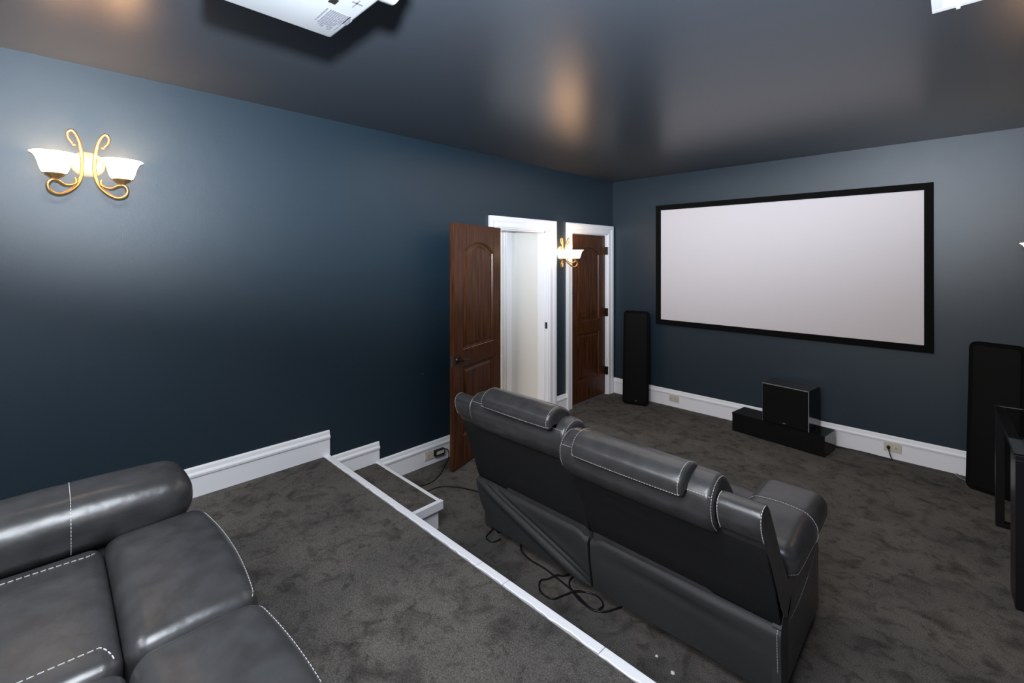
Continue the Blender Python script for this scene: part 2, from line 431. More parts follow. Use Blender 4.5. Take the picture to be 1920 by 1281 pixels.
# ------------------------------------------------------------------ panelled doors (local: x across, y out of the face, z up)
def door_leaf(root, wd, ht, th, hinge_right=True):
    sw = 0.135 * wd / 0.77
    zr = [(0.0, 0.235), (0.815, 0.955)]                       # bottom rail, lock rail
    spring, apex = ht - 0.235, ht - 0.145
    for a, b in ((0, sw), (wd - sw, wd)):
        MB().box(a, b, -th, 0, 0, ht, 0.002).build('stile', M_wood, root)
    for a, b in zr:
        MB().box(sw, wd - sw, -th, 0, a, b).build('rail', M_wood, root)
    x0, x1 = sw, wd - sw
    def top(x, i=0.0):
        u = (x - (x0 + x1) / 2) / ((x1 - x0) / 2)
        return spring + (apex - spring) * math.cos(min(1, abs(u)) * PI / 2) ** 0.85 - i
    n = 20; xs = [x0 + (x1 - x0) * i / n for i in range(n + 1)]
    v = [(x, y, z) for y in (0, -th) for x in xs for z in (top(x), ht)]
    f = []
    for i in range(n):
        a = 2 * i; b = a + 2; k = 2 * (n + 1)
        f += [[a, b, b + 1, a + 1], [k + a, k + a + 1, k + b + 1, k + b], [a, k + a, k + b, b], [a + 1, b + 1, k + b + 1, k + a + 1]]
    make('rail', v, f, M_wood, root)
    def outline(z0, arched, z1, i):
        a, b = x0 + i, x1 - i
        pts = [(a, z0 + i), (b, z0 + i)]
        if arched:
            for q in range(n + 1):
                x = b - (b - a) * q / n
                xx = x1 - (x1 - x0) * q / n
                pts.append((x, top(xx) - i))
        else: pts += [(b, z1 - i), (a, z1 - i)]
        return pts
    for z0, z1, arched in ((0.955, 0, True), (0.235, 0.815, False)):
        levels = ((-0.001, 0.0), (0.004, -0.004), (0.010, -0.003), (0.016, -0.014), (0.034, -0.014), (0.052, -0.006))
        v = []; f = []
        rings = [outline(z0, arched, z1, max(0, i)) for i, _ in levels]; m = len(rings[0])
        for r_, (_, dpt) in zip(rings, levels): v += [(p[0], dpt, p[1]) for p in r_]
        for k_ in range(len(levels) - 1):
            for q in range(m): f.append([k_ * m + q, k_ * m + (q + 1) % m, (k_ + 1) * m + (q + 1) % m, (k_ + 1) * m + q])
        c = len(v); last = (len(levels) - 1) * m
        zc = z0 + 0.3; v.append(((x0 + x1) / 2, -0.006, zc))
        for q in range(m): f.append([last + q, last + (q + 1) % m, c])
        # back plate
        bb = len(v); v += [(p[0], -th + 0.008, p[1]) for p in rings[0]]
        for q in range(m): f.append([q, (q + 1) % m, bb + (q + 1) % m, bb + q])
        f.append([bb + q for q in range(m)][::-1])
        make('panel', v, f, M_wood, root)

# open door: face plane from the free edge (0.277,2.281) to the hinge edge (0.06,3.02)
A = Vector((0.277, 2.281, 0)); B = Vector((0.060, 3.020, 0)); dv = (B - A); wd1 = dv.length
od = bpy.data.objects.new('door_1', None); COL.objects.link(od)
od.location = (A.x, A.y, 0.012); od.rotation_euler = (0, 0, math.atan2(dv.y, dv.x))
struct(od, 'dark walnut panelled door standing open against the left wall', 'door')
# local +y must face the room: flip by building with -y as the face
sub = bpy.data.objects.new('leaf', None); COL.objects.link(sub); sub.parent = od; sub.scale = (1, 1, 1); sub.rotation_euler = (0, 0, 0)
bpy.data.objects.remove(sub)
def flipped(root, fn):
    before = set(bpy.data.objects); fn()
    for o in set(bpy.data.objects) - before:
        if o.type == 'MESH':
            for q in o.data.vertices: q.co.y = -q.co.y
            o.data.flip_normals()
flipped(od, lambda: door_leaf(od, wd1, 2.005, 0.038))
lev = MB()
for sy, y in ((-1, 0.0), (1, 0.038)):
    lev.cyl((0.062, y, 0.885), (0.062, y + sy * 0.010, 0.885), 0.031, 0.027, 24)
    lev.cyl((0.062, y, 0.885), (0.062, y + sy * 0.045, 0.885), 0.010, 0.009, 12)
    lev.tube([(0.062, y + sy * 0.045, 0.885), (0.095, y + sy * 0.050, 0.889), (0.135, y + sy * 0.048, 0.882), (0.165, y + sy * 0.045, 0.890)], lambda t: 0.0095 - 0.004 * t, 8)
lev.build('door_handle', M_bronze, od, smooth=True, auto=40)['label'] = 'dark bronze lever handle with round rose'
MB().box(-0.0015, 0.001, 0.008, 0.030, 0.84, 0.93).build('latch_plate', M_chrome, od)
for z in (0.25, 1.0, 1.78):
    MB().cyl((wd1 + 0.004, 0.02, z), (wd1 + 0.004, 0.02, z + 0.09), 0.008, n=10).build('hinge', M_bronze, od)

cdoor = bpy.data.objects.new('door_2', None); COL.objects.link(cdoor)
cdoor.location = (-0.028, D2[0] + 0.014, 0.012); cdoor.rotation_euler = (0, 0, PI / 2)
struct(cdoor, 'closed dark walnut door nearest the screen wall', 'door')
flipped(cdoor, lambda: door_leaf(cdoor, D2[1] - D2[0] - 0.028, 2.0, 0.036))
for z in (0.24, 0.98, 1.76):
    h = MB().cyl((D2[1] - D2[0] - 0.018, -0.030, z), (D2[1] - D2[0] - 0.018, -0.030, z + 0.10), 0.009, n=10)
    h.box(D2[1] - D2[0] - 0.040, D2[1] - D2[0] - 0.014, -0.030, -0.0005, z, z + 0.10)
    h.build('hinge', M_bronze, cdoor)

# ------------------------------------------------------------------ hall beyond the open door
struct(MB().box(-3.2, -0.15, 3.825, 3.925, 0, 2.6).build('wall_hall', M_hall))
struct(MB().box(-0.60, -0.52, 3.60, 3.825, 0, 2.1).build('wall_hall', M_hall))
hj = MB(); hj.box(-0.52, -0.505, 3.635, 3.745, 0, 2.06, 0.003); hj.box(-0.50, -0.49, 3.655, 3.735, 0, 2.05, 0.003); hj.box(-0.52, -0.505, 2.2, 3.745, 2.06, 2.16, 0.003)
struct(hj.build('trim_3', M_white), 'white casing seen through the open doorway', 'door trim')
struct(MB().box(-0.60, -0.52, 2.0, 3.825, 2.1, 2.6).build('wall_hall', M_hall))
struct(MB().box(-0.60, -0.52, 2.0, 2.75, 0, 2.1).build('wall_hall', M_hall))
struct(MB().box(-3.2, -0.15, 1.9, 2.0, 0, 2.6).build('wall_hall', M_hall))
struct(MB().box(-3.3, -3.2, 1.9, 3.925, 0, 2.6).build('wall_hall', M_hall))
struct(MB().box(-3.3, -0.15, 1.9, 3.925, 2.6, 2.7).build('ceiling_hall', M_hall))
struct(MB().box(-3.3, -0.021, 1.9, 3.925, -0.05, 0.0).build('floor_hall', M_tile))
struct(MB().prism(bprof(0.12), (-0.15, 3.825, 0), (0, -1, 0), (0, 0, 1), (-0.37, 0, 0)).build('baseboard_hall', M_white))

# ------------------------------------------------------------------ projection screen
sc = thing('projection_screen', (1.825, YF, 1.65), 'wide white projection screen in a black border on the front wall', 'projection screen')
hw, hh, bw = 1.212, 0.702, 0.058
for (a, b, c, d) in ((-hw, hw, hh - bw, hh), (-hw, hw, -hh, -hh + bw), (-hw, -hw + bw, -hh + bw, hh - bw), (hw - bw, hw, -hh + bw, hh - bw)):
    MB().box(a, b, -0.042, -0.002, c, d, 0.003).build('border', M_frame, sc)
MB().box(-hw + bw - 0.005, hw - bw + 0.005, -0.026, -0.020, -hh + bw - 0.005, hh - bw + 0.005).build('screen_surface', M_screen, sc)

# ------------------------------------------------------------------ reclining loveseats
def loveseat(loc, label, angs, arm_top=0.585, arm_front=0.765, arm_low=0.445, seat_up=0.0):
    """local: x across 0..1.70, y forward, z up; backs lean over to -y"""
    R = thing('reclining_loveseat', loc, label, 'sofa')
    # frame under the seats
    MB().box(0.04, 1.66, 0.06, 0.70, 0.04, 0.30, 0.01).build('base_frame', M_vinyl, R)
    for x in (0.10, 1.60):
        for y in (0.10, 0.64):
            MB().cyl((x, y, 0.0), (x, y, 0.05), 0.022, 0.028, 14).build('foot', M_black, R)
    for sx, (xa, xb) in enumerate(((0.01, 0.235), (1.465, 1.69))):
        v, f, _ = rbox(xa, xb, 0.04, 0.715, 0.035, 0.47, 0.022, mid=6)
        arm = make('arm', v, f, M_leather, R, True)
        pa, pb = (-0.022, 0.262) if sx == 0 else (1.438, 1.722)
        def dfm(p, u, vv, ww):
            # seam groove across the pad at y 0.46
            if ww > -0.5: p.z -= 0.004 * math.exp(-((p.y - 0.46) / 0.010) ** 2)
            return p
        v, f, fx = rbox(pa, pb, 0.115, arm_front, arm_low, arm_top, 0.058 if arm_top < 0.6 else 0.078, dome=0.016, bulge=(0.004, 0.008), k=7, mid=26, deform=dfm)
        pad = make('arm_pad', v, f, M_leather, arm, True)
        zz = [0.452 + (arm_top - 0.452) * i / 12 for i in range(13)]
        seam = [fx((pa, 0.46, z)) for z in zz] + [fx((pa + (pb - pa) * i / 24, 0.46, arm_top)) for i in range(25)] + [fx((pb, 0.46, z)) for z in zz[::-1]]
        low = []
        for i in range(60):                                    # lower seam round the pad
            t = 2 * PI * i / 59; cx, cy = (pa + pb) / 2, 0.44
            low.append(Vector((cx + (pb - pa) / 2 * 0.985 * max(-1, min(1, 1.35 * math.cos(t))), cy + 0.32 * max(-1, min(1, 1.12 * math.sin(t))), 0.474)))
        mid_ = Vector(((pa + pb) / 2, 0.46, (0.445 + arm_top) / 2))
        dashes([[p + (p - mid_).normalized() * 0.0036 + Vector((0, 0.010, 0)) for p in seam]], arm, width=0.0022)
        if sx == 1:
            xo = xb + 0.0005
            curve = catmull([(xo, 0.07, 0.325), (xo, 0.15, 0.292), (xo, 0.25, 0.282), (xo, 0.38, 0.290), (xo, 0.52, 0.315), (xo, 0.64, 0.36)], 6)
            dashes([curve], arm, width=0.0014)
            rim = []
            for i in range(30):
                t = i / 29
                y = 0.12 + 0.62 * t
                q = fx((pb, y, 0.462)); rim.append(Vector((q.x + 0.0005, q.y, q.z)))
            rear = [fx((pa + (pb - pa) * i / 16, 0.115, 0.485)) + Vector((0, -0.001, 0)) for i in range(17)]
            dashes([rear + [fx((pb, 0.13 + 0.6 * i / 20, 0.485)) + Vector((0.001, 0, 0)) for i in range(21)]], arm, width=0.0014)
    # seats
    for k_, (xa, xb) in enumerate(((0.237, 0.849), (0.851, 1.463))):
        def dseat(p, u, vv, ww):
            if ww > 0: p.z += 0.004 * math.sin(9 * p.x) * math.cos(7 * p.y)
            return p
        v, f, fs = rbox(xa, xb, 0.00, 0.545, 0.26, 0.455 + seat_up, 0.040, dome=0.018, k=6, mid=14, deform=dseat)
        seat = make('seat_cushion', v, f, M_leather, R, True)
        i_ = 0.075
        loop = []
        for (p, q) in (((xa + i_, 0.02), (xa + i_, 0.505)), ((xb - i_, 0.505), (xb - i_, 0.02))):
            for t in range(25):
                loop.append(fs((p[0] + (q[0] - p[0]) * t / 24, p[1] + (q[1] - p[1]) * t / 24, 0.455 + seat_up)) + Vector((0, 0, 0.0008)))
        l1 = loop[:25]; l2 = loop[25:]
        e1 = [fs((xa + i_ - 0.045 * math.sin(t * PI / 10), 0.505 + 0.030 * (1 - math.cos(t * PI / 10)), 0.455)) + Vector((0, 0, 0.001)) for t in range(1, 6)]
        l1b = l1 + [fs((xa + i_ + 0.03 * t, 0.508 + 0.004 * t, 0.455)) + Vector((0, 0, 0.001)) for t in range(0)]
        e2 = [fs((xb - i_ + 0.010 * t, 0.508 + 0.005 * t, 0.455 + seat_up)) + Vector((0, 0, 0.001)) for t in range(5, 0, -1)]
        dashes([l1 + e1[::1][:0] + [fs((xa + i_ - 0.006 * t, 0.508 + 0.006 * t, 0.455 + seat_up)) + Vector((0, 0, 0.001)) for t in range(1, 5)], e2 + l2], seat, width=0.0028, dash=0.011, gap=0.005)
        def dfoot(p, u, vv, ww):
            p.z -= 0.010 * max(0, vv) ** 3 * (1 if ww > 0 else 0)
            return p
        v, f, ff = rbox(xa - (0.03 if k_ == 0 else 0), xb + (0.03 if k_ == 1 else 0), 0.546, 0.812 + seat_up, 0.29, 0.462 + seat_up, 0.046, dome=0.016, bulge=(0.0, 0.026), k=7, mid=18, deform=dfoot)
        foot = make('footrest', v, f, M_leather, R, True)
        fe = []
        for t in range(41):
            x = xa + 0.008 + (xb - xa - 0.016) * t / 40
            fe.append(ff((x, 0.812 + seat_up, 0.460 + seat_up)) + Vector((0, 0.0006, 0.0006)))
        dashes([fe], foot, width=0.0016, dash=0.009, gap=0.004)
        v, f, _ = rbox(xa + 0.01, xb - 0.01, 0.70, 0.800, 0.075, 0.33, 0.03, k=4, mid=5)
        make('footrest_front', v, f, M_leather, foot, True)
    # backs
    for k_, (xa, xb, cap) in enumerate(((0.0, 0.846, 'L'), (0.854, 1.70, 'R'))):
        a = math.radians(angs[k_]); ca, sa = math.cos(a), math.sin(a)
        def T(x, s_, t_):           # s up the back, t forward
            return (x, 0.02 - sa * s_ + ca * t_, 0.35 + ca * s_ + sa * t_)
        # shell with flat cloth rear
        prof = [(-0.03, 0.0), (0.20, 0.0), (0.44, 0.0), (0.47, 0.03), (0.44, 0.085), (0.2, 0.115), (-0.03, 0.14)]
        v, f, G, xs = loft_x(prof, xa + 0.002, xb - 0.002, 0.006, T, n_mid=4)
        shell = make('backrest', v, f, M_vinyl, R, True, auto=50)
        shell['label'] = 'cloth-backed reclining backrest'
        # cushion over the shell
        cx0, cx1 = (0.150, xb) if cap == 'L' else (xa, 1.548)
        up_ = 0.022 if (cap == 'L' and angs[0] < 21) else 0.0
        pr = [(0.445, -0.006), (0.455, -0.026), (0.51, -0.040), (0.575, -0.042), (0.607, -0.034), (0.624, -0.008), (0.626, 0.030), (0.606, 0.075), (0.565, 0.110), (0.45, 0.15), (0.25, 0.17), (0.06, 0.18), (0.03, 0.14), (0.06, 0.06), (0.42, 0.02)]
        pr = [(p_ + (up_ if p_ > 0.3 else 0), q_) for p_, q_ in pr]
        v, f, G, xs = loft_x(prof, xa + 0.002, xb - 0.002, 0.006, T, n_mid=4)
        shell = make('backrest', v, f, M_vinyl, R, True, auto=50)
        shell['label'] = 'cloth-backed reclining backrest'
        # cushion over the shell
        cx0, cx1 = (0.150, xb) if cap == 'L' else (xa, 1.548)
        pr = [(0.425, -0.006), (0.44, -0.024), (0.50, -0.040), (0.555, -0.030), (0.595, 0.0), (0.610, 0.045), (0.600, 0.10), (0.55, 0.15), (0.42, 0.185), (0.25, 0.200), (0.06, 0.200), (0.03, 0.15), (0.06, 0.08), (0.40, 0.05), (0.42, 0.02)]
        v, f, G, xs = loft_x(pr, cx0, cx1, 0.030, T, n_mid=14, bulge=0.004)
        cu = make('back_cushion', v, f, M_leather, shell, True)
        j = 3 * 4
        row = [r_[j] for r_ in G]
        paths = [[p + Vector((0, -0.0008, 0.0008)) for p in row[3:-3]]]
        # raised headrest roll in the middle
        if cap == 'L': h0, h1 = 0.295, 0.785
        else: h0, h1 = 0.948, 1.455
        hr = [(0.586, -0.036), (0.614, -0.041), (0.642, -0.027), (0.657, 0.002), (0.659, 0.04), (0.642, 0.083), (0.606, 0.118), (0.56, 0.143), (0.50, 0.162), (0.44, 0.166), (0.41, 0.15), (0.43, 0.08), (0.56, 0.02)]
        hr = [(p_ + up_, q_) for p_, q_ in hr]
        v, f, G2, xs2 = loft_x(hr, h0, h1, 0.022, T, n_mid=12, bulge=0.003)
        hd = make('headrest', v, f, M_leather, shell, True)
        for ci in (5, len(xs2) - 6):
            paths.append([p + Vector((0, -0.0006, 0.0010)) for p in G2[ci][2:26]])
        paths.append([p + Vector((0, -0.0012, 0)) for p in [r_[2] for r_ in G2][3:-3]])
        # rims at the cushion sides
        paths.append([p + Vector((-0.001, -0.0005, 0.0005)) for p in G[3][2:22]])
        paths.append([p + Vector((0.001, -0.0005, 0.0005)) for p in G[-4][2:22]])
        dashes(paths, shell)
        # fixed end pad beside the cushion
        e0, e1 = (0.0, 0.146) if cap == 'L' else (1.552, 1.70)
        ep = [(0.455, -0.004), (0.47, -0.012), (0.52, -0.014), (0.560, -0.004), (0.580, 0.020), (0.575, 0.055), (0.54, 0.085), (0.45, 0.098), (0.25, 0.115), (0.02, 0.142), (-0.02, 0.10), (0.0, 0.03), (0.3, 0.01)]
        v, f, G3, xs3 = loft_x(ep, e0, e1, 0.006, T, n_mid=4)
        make('end_pad', v, f, M_leather, shell, True, auto=60)
        ce_ = [[p + Vector((0, -0.0008, 0.0006)) for p in G3[c_][1:17]] for c_ in ((4, -6) if cap == 'L' else (5, -4))]
        dashes(ce_, shell, width=0.0026)
        # inner backrest lumbar cushion, facing the seat
        v, f, _ = rbox(cx0 + (0.11 if cap == 'L' else 0.01), cx1 - (0.01 if cap == 'L' else 0.11), -0.02, 0.17, 0.40, 0.66, 0.05, k=4, mid=6,
                       deform=lambda p, u, vv, ww: Vector((p.x, p.y - (p.z - 0.40) * math.tan(a) + 0.03, p.z)))
        make('lumbar_cushion', v, f, M_leather, shell, True)
    # side skirts behind the arms
    for (xa, xb) in ((1.67, 1.70),):
        MB().prism([(0.0, 0.035), (0.10, 0.035), (0.10, 0.46), (0.0, 0.35)], (xa, 0, 0), (0, 1, 0), (0, 0, 1), (xb - xa, 0, 0)).build('side_panel', M_vinyl, R)
    # loose cloth panels closing the back below the backrests
    for k_, (xa, xb) in enumerate(((0.0, 0.842), (0.858, 1.70))):
        nx, nz = 110, 50; v = []; f = []
        def G_(d, c, w_): return math.exp(-((d - c) / w_) ** 2)
        for i in range(nx + 1):
            for j in range(nz + 1):
                u = i / nx; t = j / nz
                x = xa + (xb - xa) * u; zt = 0.350; zb = 0.068
                if k_ == 0:
                    zt -= 0.028 * G_(u, 1.0, 0.05)
                    zb += 0.08 * G_(u, 0, 0.10)
                    x += 0.030 * (1 - t) ** 2 * G_(u, 0, 0.2)
                else:
                    zt -= 0.028 * G_(u, 0, 0.05)
                z = zb + (zt - zb) * t
                y = -0.012 + 0.034 * (1 - t) ** 1.3 + 0.020 * max(0, (t - 0.90) / 0.10) ** 2          # rounded upper hem
                y -= 0.006 * math.sin(PI * u) * G_(t, 0.85, 0.15)
                if k_ == 0:                                   # diagonal folds from the upper left to the lower right
                    d = (t - (1 - u * 1.0)); wgt = min(1.0, 0.15 + 5 * u * (1.0 - u))
                    y += wgt * (-0.012 * G_(d, -0.08, 0.09) + 0.015 * G_(d, 0.04, 0.04) - 0.006 * G_(d, 0.11, 0.035) + 0.011 * G_(d, 0.17, 0.035) - 0.005 * G_(d, 0.27, 0.07))
                else:
                    y += 0.006 * math.sin(PI * u) * G_(t, 0.70, 0.10) - 0.004 * math.sin(7 * u + 3 * t)
                v.append((x, y, z))
        for i in range(nx):
            for j in range(nz):
                q = i * (nz + 1) + j; f.append([q, q + 1, q + nz + 2, q + nz + 1])
        n0 = len(v)
        v2 = [(p[0], p[1] + 0.012, p[2]) for p in v]; f2 = [[a_ + n0 for a_ in q][::-1] for q in f]
        rim = [i * (nz + 1) for i in range(nx + 1)] + [nx * (nz + 1) + j for j in range(1, nz + 1)] + [i * (nz + 1) + nz for i in range(nx - 1, -1, -1)] + [j for j in range(nz - 1, 0, -1)]
        f3 = [[rim[i], rim[(i + 1) % len(rim)], rim[(i + 1) % len(rim)] + n0, rim[i] + n0] for i in range(len(rim))]
        pn = make('rear_panel', v + v2, f + f2 + f3, M_vinyl, R, True, auto=60)
        edge = [Vector(v[nx * (nz + 1) + j]) + Vector((-0.012, -0.001, 0)) for j in range(nz + 1)]
        topedge = [Vector(v[i * (nz + 1) + nz]) + Vector((0, -0.001, -0.004)) for i in range(nx + 1)]
        if k_ == 1: dashes([edge], pn, width=0.0016)
    return R
sofa_a = loveseat((1.0, 1.90, 0.0), 'dark grey leather reclining loveseat on the lower floor, seen from behind', (20.8, 27.5))
sofa_b = loveseat((0.95, -0.42, PZ), 'dark grey leather reclining loveseat on the raised platform in the foreground', (22, 24), 0.608, 0.79, 0.432, 0.015)

# ------------------------------------------------------------------ wall sconces (local: x out of the wall, y along, z up)
def sconce(loc, rz, label, power=2.6):
    R = thing('wall_sconce', loc, label, 'wall lamp', rz, 'twin-shade brass wall sconces')
    mb = MB().lathe([(0.0, 0.0), (0.066, 0.0), (0.066, 0.006), (0.055, 0.016), (0.030, 0.024), (0.0, 0.026)], (0, 0, 0), (1, 0, 0), 32, 1.0)
    mb.build('back_plate', M_plate, R, smooth=True, auto=50)['label'] = 'round brass back plate'
    for s in (-1, 1):
        def P(y, z, x): return (x, s * (0.143 - y), z - 2.205)
        # long S scroll
        pts = [P(.090, 2.289, .060), P(.070, 2.318, .062), P(.068, 2.346, .064), P(.084, 2.357, .064), P(.103, 2.325, .060), P(.115, 2.273, .050), P(.121, 2.206, .040),
               P(.118, 2.150, .045), P(.103, 2.095, .060), P(.071, 2.054, .085), P(.037, 2.035, .105), P(.009, 2.046, .118), P(.000, 2.075, .125), P(.012, 2.098, .128),
               P(.034, 2.097, .122), P(.058, 2.082, .105), P(.082, 2.088, .085), P(.098, 2.104, .070), P(.095, 2.128, .060)]
        arm = MB().tube(pts, lambda t: 0.0042 + 0.0040 * math.sin(PI * min(1, t * 1.05)) ** 0.5, 10, 5)
        arm.lathe([(0.0, -0.008), (0.008, -0.004), (0.008, 0.004), (0.0, 0.008)], pts[0], (0, 0, 1), 12)
        arm.cyl(P(.119, 2.205, .0), P(.119, 2.205, .042), 0.006, n=10)
        a_ = arm.build('scroll_arm', M_gold, R, smooth=True)
        cy = s * (0.143 - 0.022)
        cup = MB().lathe([(0.0, -0.112), (0.010, -0.108), (0.012, -0.098), (0.020, -0.090), (0.034, -0.080), (0.036, -0.074), (0.0, -0.074)], (0.122, cy, 0), (0, 0, 1), 24)
        cup.build('shade_cup', M_gold, a_, smooth=True, auto=50)
        prof = [(0.030, -0.076), (0.044, -0.070), (0.052, -0.050), (0.057, -0.028), (0.064, -0.006), (0.073, 0.010), (0.086, 0.019),
                (0.083, 0.021), (0.070, 0.013), (0.061, -0.004), (0.054, -0.027), (0.049, -0.049), (0.041, -0.067), (0.027, -0.072), (0.0, -0.072)]
        sh = MB().lathe(prof, (0.122, cy, 0), (0, 0, 1), 36, ripple=0.0)
        shd = sh.build('glass_shade', M_shade, R, smooth=True)
        shd['label'] = 'lit frosted bell-shaped glass shade'
        ld = bpy.data.lights.new('bulb', 'POINT'); ld.energy = power; ld.color = WARM; ld.shadow_soft_size = 0.03
        lo = bpy.data.objects.new('bulb', ld); COL.objects.link(lo); lo.parent = R; lo.location = (0.122, cy, -0.01)
    return R
sconce((0, 0.143, 2.205), 0, 'brass twin-shade sconce high on the left wall above the rear loveseat', 4.5)
sconce((0, 4.015, 1.800), 0, 'brass twin-shade sconce between the two doors', 2.0)
sconce((W, 4.015, 1.800), PI, 'brass twin-shade sconce at the right edge of the photo beside the far speaker')
sconce((W, 0.143, 2.205), PI, 'brass twin-shade sconce on the right wall beside the camera', 6.0)

# ------------------------------------------------------------------ tower speakers
def tower(cx, cy, rz, label, badge, wd=0.30, ht=1.10, lean=3.6):
    R = thing('tower_speaker', (cx, cy, 0), label, 'speaker', rz, 'slim black tower speakers')
    # local: x across, -y is the front, leaning back
    def rr(w_, z0, z1, r, n=8):
        pts = []
        for (sx, sz) in ((1, -1), (1, 1), (-1, 1), (-1, -1)):
            for i in range(n + 1):
                t = i / n * PI / 2
                base = {(1, -1): -PI / 2, (1, 1): 0, (-1, 1): PI / 2, (-1, -1): PI}[(sx, sz)] + t
                pts.append((sx * (w_ / 2 - r) + r * math.cos(base), (z1 - r if sz > 0 else z0 + r) + r * math.sin(base)))
        return pts
    k = math.tan(math.radians(lean))
    def body(w_, z0, z1, r, ys, name, m, parent, ins):
        v = []; f = []; outs = [rr(w_ - 2 * i_, z0 + i_, z1 - i_, max(0.005, r - i_)) for i_ in ins]; n = len(outs[0])
        for o_, y in zip(outs, ys): v += [(p[0], y + p[1] * k, p[1]) for p in o_]
        for a in range(len(outs) - 1):
            for i in range(n): f.append([a * n + i, a * n + (i + 1) % n, (a + 1) * n + (i + 1) % n, (a + 1) * n + i])
        f += [list(range(n))[::-1], list(range((len(outs) - 1) * n, len(outs) * n))]
        return make(name, v, f, m, parent, True, auto=35)
    body(wd, 0.0, ht, 0.045, (0.004, 0.0, 0.03, 0.085), 'cabinet', M_frame, R, (0.010, 0.0, 0.0, 0.03))
    body(wd - 0.05, 0.025, ht - 0.028, 0.03, (-0.006, -0.004, 0.006), 'grille', M_cloth, R, (0.004, 0.0, 0.0))['label'] = 'black cloth grille'
    if badge:
        MB().cyl((0.01, -0.010 + 0.05 * k, 0.052), (0.01, -0.0055 + 0.05 * k, 0.052), 0.009, n=16).build('badge', M_chrome, R)['label'] = 'small round silver badge'
    return R
tower(0.470, 4.830, math.radians(17.7), 'slim black tower speaker on the carpet left of the screen', True)
tower(3.360, 4.800, math.radians(-18.5), 'slim black tower speaker behind the glass console at the right', False)

# ------------------------------------------------------------------ subwoofer on its low plinth
sp = thing('media_plinth', (1.965, 4.80, 0), 'long low gloss black plinth box on the carpet under the subwoofer', 'plinth', math.radians(-7.5))
MB().box(-0.40, 0.40, -0.05, 0.21, 0.0, 0.165, 0.002).build('body', M_gloss, sp)
MB().box(-0.402, 0.402, -0.052, 0.212, 0.165, 0.183, 0.002).build('top_panel', M_gloss, sp)
sw = thing('subwoofer', (2.055, 4.845, 0.184), 'black cube subwoofer with thin silver front edges standing on the plinth', 'subwoofer', math.radians(-7.5))
MB().box(-0.195, 0.195, -0.10, 0.155, 0.0, 0.36, 0.003).build('cabinet', M_gloss, sw)
MB().box(-0.190, 0.190, -0.122, -0.101, 0.006, 0.354, 0.004).build('grille', M_cloth, sw)
e = MB(); e.box(-0.196, 0.196, -0.108, -0.100, 0.353, 0.3605); e.box(0.189, 0.1965, -0.108, -0.100, 0.0, 0.3605); e.box(-0.196, -0.1935, -0.108, -0.100, 0.0, 0.3605)
e.build('edge_trim', M_trimsilver, sw)['label'] = 'thin silver edge trim'
MB().box(-0.012, 0.012, -0.1245, -0.1215, 0.024, 0.029).build('badge', M_trimsilver, sw)

# ------------------------------------------------------------------ console table with glass top
ct = thing('console_table', (3.374, 3.33, 0), 'black-framed console table with a clear glass top along the right wall', 'console table', math.radians(1.5))
L_, D_, hT = 0.99, 0.235, 0.735
for y in (0.0, L_ - 0.045):
    for x in (0.0, D_ - 0.04):
        MB().box(x, x + 0.04, y, y + (0.19 if y == 0 else 0.045), 0.0, hT, 0.002).build('leg', M_black, ct)
    MB().box(0.04, D_ - 0.04, y, y + 0.045, 0.0, 0.03).build('foot_rail', M_black, ct)
MB().box(0.0, 0.045, 0.0, L_, hT, hT + 0.025, 0.002).build('top_rail', M_black, ct)
MB().box(D_ - 0.045, D_, 0.0, L_, hT, hT + 0.025, 0.002).build('top_rail', M_black, ct)
MB().box(0.045, D_ - 0.045, 0.0, 0.04, hT, hT + 0.025).build('top_rail', M_black, ct)
MB().box(0.045, D_ - 0.045, L_ - 0.04, L_, hT, hT + 0.025).build('top_rail', M_black, ct)
MB().box(-0.004, D_ + 0.004, -0.004, L_ + 0.004, hT + 0.0255, hT + 0.0335, 0.0015).build('glass_top', M_glass, ct)['label'] = 'clear glass top'

# ------------------------------------------------------------------ ceiling projector
pj = thing('projector', (1.935, 0.242, 2.33), 'white projector hanging from the ceiling with fine print underneath', 'projector')
v, f, _ = rbox(0.0, 0.400, 0.0, 0.302, 0.0, 0.105, 0.012, k=4, mid=3)
body = make('body', v, f, M_projector, pj, True)
MB().cyl((0.268, 0.295, 0.052), (0.268, 0.338, 0.052), 0.048, 0.045, 28).build('lens_ring', M_projector, pj, True, 40)
MB().cyl((0.268, 0.3385, 0.052), (0.268, 0.346, 0.052), 0.036, 0.032, 24).build('lens', M_gloss, pj, True, 40)
MB().box(0.18, 0.22, 0.13, 0.17, 0.105, 0.378).build('ceiling_mount', M_black, pj)
MB().box(0.12, 0.28, 0.09, 0.21, 0.105, 0.118).build('mount_plate', M_black, pj)
MB().box(0.006, 0.394, 0.004, 0.0055, -0.0006, 0.0006).build('seam_line', M_ink, pj)
ink = MB()
yy = 0.226
for r_ in range(11):
    ln = random.uniform(0.055, 0.105); x_ = 0.150 - (0.0 if r_ else -0.0)
    if r_ == 0: ln = 0.075
    xs_ = x_
    while xs_ > x_ - ln:
        q = random.uniform(0.012, 0.03); ink.box(max(x_ - ln, xs_ - q), xs_, yy, yy + 0.0034, -0.0008, 0.0004); xs_ -= q + 0.0015
    yy += 0.0052 if r_ else 0.009
for r_ in range(3): ink.box(0.105, 0.150 - 0.008 * r_, 0.2845 + 0.005 * r_ - 0.002, 0.2845 + 0.005 * r_ + 0.0015, -0.0008, 0.0004)
ink.box(0.195, 0.235, 0.265, 0.268, -0.0008, 0.0004); ink.box(0.215, 0.222, 0.255, 0.280, -0.0008, 0.0004)
tag(ink.build('printed_label', M_ink, pj), 'rows of grey fine print', kind='stuff')
